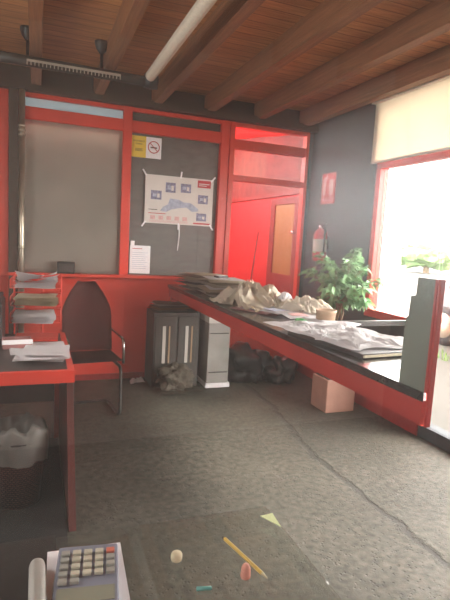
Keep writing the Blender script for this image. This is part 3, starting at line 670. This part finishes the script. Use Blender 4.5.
# cantilever chair between desk and back wall
t = thing('cantilever_chair', 'dark tub chair on a bent tube frame beside the desk', 'chair', (.43, 4.16, 0), .12)
def arc(pts, n=6): 
    out = []
    P = [Vector(p) for p in pts]
    for i, p in enumerate(P):
        if i in (0, len(P)-1): out.append(p); continue
        a = p + (P[i-1]-p).normalized()*.07; c = p + (P[i+1]-p).normalized()*.07
        for k in range(n+1):
            s = k/n; out.append(a.lerp(p, s).lerp(p.lerp(c, s), s))
    return out
fr_ = [(-.19, .16, .42), (-.19, -.22, .42), (-.19, -.22, .014), (-.19, .20, .014), (.19, .20, .014), (.19, -.22, .014), (.19, -.22, .42), (.19, .16, .42)]
MB().tube(arc(fr_), .0135, 10).build('frame', BLACKM, t, smooth=True)
MB().grid(.42, .42, 12, 12, lambda u, v: (0, 0, -.03*math.sin(u*PI)*math.sin(v*PI)+.47), None, th=.045).build('seat', mat('dark_maroon_fabric', (.10, .022, .02), .8), t, smooth=True, bevel=.008)
MB().grid(.42, .60, 12, 12, lambda u, v: (0.0 - (u-.5)*.9*max(0, v-.55)**1.5, 0, -.06*(1-(2*u-1)**2)), T(0, .20, .78, rx=math.radians(80)), th=.035).build('backrest', mat('dark_maroon_fabric', (.12, .022, .02), .8), t, smooth=True)
for x in (-.22, .22): MB().tube(arc([(x, -.18, .44), (x, -.18, .64), (x*.98, .20, .66)]), .012, 8).build('armrest', CHROME, t, smooth=True)

# ------------------------------------------------------------------ glass shelf by the shop window
ZS = .80
o = box('glass_shelf', SHEETGLASS, .045, .575, YF+.061, 1.12, ZS-.018, ZS, bevel=.003); tag(o, 'clear dusty sheet of glass projecting from below the shop window', 'glass shelf')
MB().box(.045, .575, YF+.061, YF+.085, ZS-.05, ZS-.018).build('edge_rail', BLACKM, o)
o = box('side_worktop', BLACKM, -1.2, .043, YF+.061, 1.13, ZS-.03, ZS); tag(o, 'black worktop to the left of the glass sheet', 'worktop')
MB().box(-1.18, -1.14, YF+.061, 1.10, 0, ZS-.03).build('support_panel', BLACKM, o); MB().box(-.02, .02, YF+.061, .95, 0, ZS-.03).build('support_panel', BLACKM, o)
o = MB().box(-.078, .078, -.15, .122, 0, .0015).build('paper_sheet', PAPER, loc=(.098, .942, ZS), rz=-.05); tag(o, 'white sheet of paper lying under the calculator', 'paper')
t = thing('calculator', 'blue grey desk calculator with beige keys on the white paper', 'calculator', (.098, .945, ZS+.002), -.13)
t.rotation_euler.x = 0
MB().box(-.062, .062, -.13, .10, 0, .016).build('case', CALC, t, bevel=.004)
MB().box(-.054, .054, -.075, -.035, .016, .0175).build('display', LCD, t)
MB().box(-.056, .056, -.125, -.085, .016, .0172).build('solar_panel', BLACK, t)
for r in range(5):
    for c in range(5):
        m = KEYR if (r == 4 and c == 4) else (KEYD if c in (0, 4) or r == 0 else KEYG)
        if r == 0 and c > 1: continue
        x = -.046+c*.023; y = -.018+r*.022
        dy = .026 if (r == 4 and c == 0) else .0
        MB().box(x-.0085, x+.0085, y-.007, y+.007, .016, .0225).build('key', m, t, bevel=.0015)
    for c in range(2, 5):
        if r == 0:
            x = -.046+c*.023; MB().box(x-.0085, x+.0085, -.025, -.011, .016, .0225).build('key', KEYD, t, bevel=.0015) if False else None
t = thing('glue_stick', 'pale grey rounded stick lying on the black worktop beside the calculator', 'glue stick', (.005, .93, ZS))
MB().lathe([(.0, -.09), (.013, -.088), (.016, -.08), (.016, .07), (.014, .08), (.008, .086), (0, .087)], T(0, 0, .016, rx=-PI/2), n=20, cap=False).build('barrel', mat('grey_barrel', (.33, .31, .28), .5), t, smooth=True)
MB().lathe([(.0165, -.03), (.0165, -.025)], T(0, 0, .016, rx=-PI/2), n=20, cap=False).build('cap_seam', KEYD, t)
t = thing('pencil', 'long yellow pencil lying on the glass sheet', 'pencil', (.435, .928, ZS+.004))
dv = Vector((.455-.417, .851-1.005, 0)).normalized(); ra = math.atan2(dv.y, dv.x); t.rotation_euler.z = ra
MB().lathe([(.004, -.079), (.004, .062)], T(0, 0, 0, ry=PI/2), n=6).build('shaft', PENCILM, t)
MB().lathe([(.004, .062), (.0009, .079)], T(0, 0, 0, ry=PI/2), n=10).build('tip', CHALK, t)
MB().lathe([(.0038, -.086), (.0038, -.079)], T(0, 0, 0, ry=PI/2), n=10).build('end_cap', INKK, t)
o = MB().lathe([(.0, 0), (.011, .001), (.0125, .005), (.0125, .014), (.010, .018), (0, .019)], n=20, cap=False).build('bottle_cap', CHALK, smooth=True, loc=(.289, .965, ZS)); tag(o, 'small round cream rubber on the glass sheet', 'eraser'); o.name = 'round_eraser'
o = MB().lathe([(.0095, 0), (.0105, .003), (.0095, .022), (.006, .029), (0, .03)], n=16, cap=False).build('pink_eraser', PINK, smooth=True, loc=(.413, .872, ZS)); tag(o, 'small upright pink rubber stub beside the pencil', 'eraser'); o.name = 'pencil_rubber'
o = MB().lathe([(0, -.016), (.004, -.015), (.004, .014), (0, .016)], T(0, 0, .004, ry=PI/2), n=10, cap=False).build('pen_cap', TEAL, smooth=True, loc=(.318, .86, ZS), rz=-.2); tag(o, 'tiny teal pen cap near the front of the glass sheet', 'pen cap')
o = MB().prism([(0, 0), (.036, .004), (.030, -.058)], .0012).build('paper_corner', NOTE, loc=(.540, 1.075, ZS+.0002)); tag(o, 'pale yellow green paper triangle at the glass corner', 'paper')

# ------------------------------------------------------------------ outdoors
struct(box('ground', CONC, XR+.12, 40, -12, 40, -.12, -.02))
b = MB(); random.seed(5)
for i in range(900):
    x, y = 5.45+random.gauss(0, .10), random.uniform(2, 8); h = random.uniform(.03, .09); a = random.random()*PI
    v = [b.bm.verts.new((x-.008*math.cos(a), y-.008*math.sin(a), -.02)), b.bm.verts.new((x+.008*math.cos(a), y+.008*math.sin(a), -.02)), b.bm.verts.new((x+random.uniform(-.03, .03), y+random.uniform(-.03, .03), h))]
    b.bm.faces.new(v)
tag(b.build('grass', GRASS), 'thin strip of green grass across the yard outside', 'grass', kind='stuff')
t = thing('parked_car', 'silver grey car parked in the yard outside the window', 'car', (6.15, 4.8, -.02))
prof = [(-2.1, .25), (-2.12, .55), (-2.0, .78), (-1.2, .88), (-.6, 1.35), (.9, 1.38), (1.55, .95), (2.05, .85), (2.1, .5), (2.05, .25)]
MB().prism(prof, 1.65, Matrix(((0, 0, 1, 0), (1, 0, 0, 0), (0, 1, 0, 0), (0, 0, 0, 1)))).build('body', CARP, t, bevel=.06)
MB().prism([(-1.05, .90), (-.55, 1.28), (.1, 1.30), (.1, .90)], .02, Matrix(((0, 0, 1, -.01), (1, 0, 0, 0), (0, 1, 0, 0), (0, 0, 0, 1)))).build('side_window', BLACK, t)
MB().prism([(.18, .90), (.18, 1.30), (.85, 1.30), (1.35, .93)], .02, Matrix(((0, 0, 1, -.01), (1, 0, 0, 0), (0, 1, 0, 0), (0, 0, 0, 1)))).build('side_window', BLACK, t)
for y in (-1.35, 1.35):
    for x in (-.02, 1.47):
        w_ = MB().lathe([(.2, 0), (.31, .01), (.32, .05), (.32, .15), (.31, .19), (.2, .2)], T(x, y, .32, ry=PI/2), n=28).build('wheel', TYRE, t, smooth=True)
        MB().lathe([(.2, 0), (.18, -.012), (.05, -.006), (0, -.01)], T(x+(.0 if x < 1 else .2), y, .32, ry=PI/2 if x < 1 else -PI/2), n=20, cap=False).build('hub', STEEL, w_, smooth=True)
MB().box(-.012, .0, -.3, -.12, .78, .80).build('door_handle', BLACK, t)
for i, (x, y, s) in enumerate(((24, 26, 1.0), (30, 27, 1.3))):
    t = thing('tree', ['pale green tree beyond the yard, the nearer one', 'taller pale green tree far beyond the yard'][i], 'tree', (x, y, -.02))
    MB().lathe([(.2*s, 0), (.13*s, 1.2*s)], n=10).build('trunk', BARK, t)
    b = MB()
    for k in range(7): b.lump(.9*s, .9*s, .7*s, .5, 2.2, k+i*9, T(random.uniform(-.8, .8)*s, random.uniform(-.8, .8)*s, random.uniform(.9, 1.6)*s), sub=3, flat=False)
    b.build('crown', TREE, t)

# ------------------------------------------------------------------ light
w = bpy.data.worlds.new('world'); S.world = w; w.use_nodes = True; nt = w.node_tree; nt.nodes.clear()
out = nt.nodes.new('ShaderNodeOutputWorld'); bg = nt.nodes.new('ShaderNodeBackground'); nt.links.new(bg.outputs[0], out.inputs[0])
bg.inputs[0].default_value = (1.0, .975, .93, 1); bg.inputs[1].default_value = 13.0
sl = bpy.data.lights.new('hazy_sun', 'SUN'); sl.energy = 4.0; sl.angle = math.radians(16); sl.color = (1, .93, .82)
so = bpy.data.objects.new('hazy_sun', sl); link(so); so.rotation_euler = Vector((-.85, .40, -.85)).to_track_quat('-Z', 'Y').to_euler()
def portal(name, loc, rot, sx, sy):
    l = bpy.data.lights.new(name, 'AREA'); l.shape = 'RECTANGLE'; l.size = sx; l.size_y = sy; l.cycles.is_portal = True
    o = bpy.data.objects.new(name, l); link(o); o.location = loc; o.rotation_euler = rot
portal('portal_side', (XR+.10, (YF+3.83)/2, 1.18), (0, PI/2, 0), 2.16, 3.2)
portal('portal_left', (XL-.09, 2.25, 1.72), (0, -PI/2, 0), .75, 1.5)
portal('portal_rear', (XL-.09, -1.15, 1.72), (0, -PI/2, 0), .75, 1.5)
portal('portal_passage', (2.05, 6.85, 3.58), (0, 0, 0), 1.6, 3.3)

# ------------------------------------------------------------------ camera
f, yaw, pitch, roll = 496.83, .3652, -.1224, .0546
fw = Vector((math.sin(yaw)*math.cos(pitch), math.cos(yaw)*math.cos(pitch), math.sin(pitch)))
r0 = Vector((math.cos(yaw), -math.sin(yaw), 0)); u0 = r0.cross(fw)
r2 = r0*math.cos(roll) + u0*math.sin(roll); u2 = -r0*math.sin(roll) + u0*math.cos(roll)
cam = bpy.data.cameras.new('camera'); co = bpy.data.objects.new('camera', cam); link(co)
M = Matrix((r2, u2, -fw)).transposed().to_4x4(); M.translation = (0, 0, 1.5); co.matrix_world = M
cam.sensor_fit = 'VERTICAL'; cam.sensor_height = 36; cam.lens = 36*f/600; cam.clip_start = .02; cam.clip_end = 200
S.camera = co
S.view_settings.view_transform = 'Standard'; S.view_settings.look = 'None'; S.view_settings.gamma = 1; S.view_settings.use_curve_mapping = False
S.view_settings.exposure = 0.5
S.cycles.use_denoising = True; S.cycles.use_adaptive_sampling = False; S.cycles.max_bounces = 10; S.cycles.diffuse_bounces = 6; S.cycles.transparent_max_bounces = 16; S.cycles.sample_clamp_indirect = 6
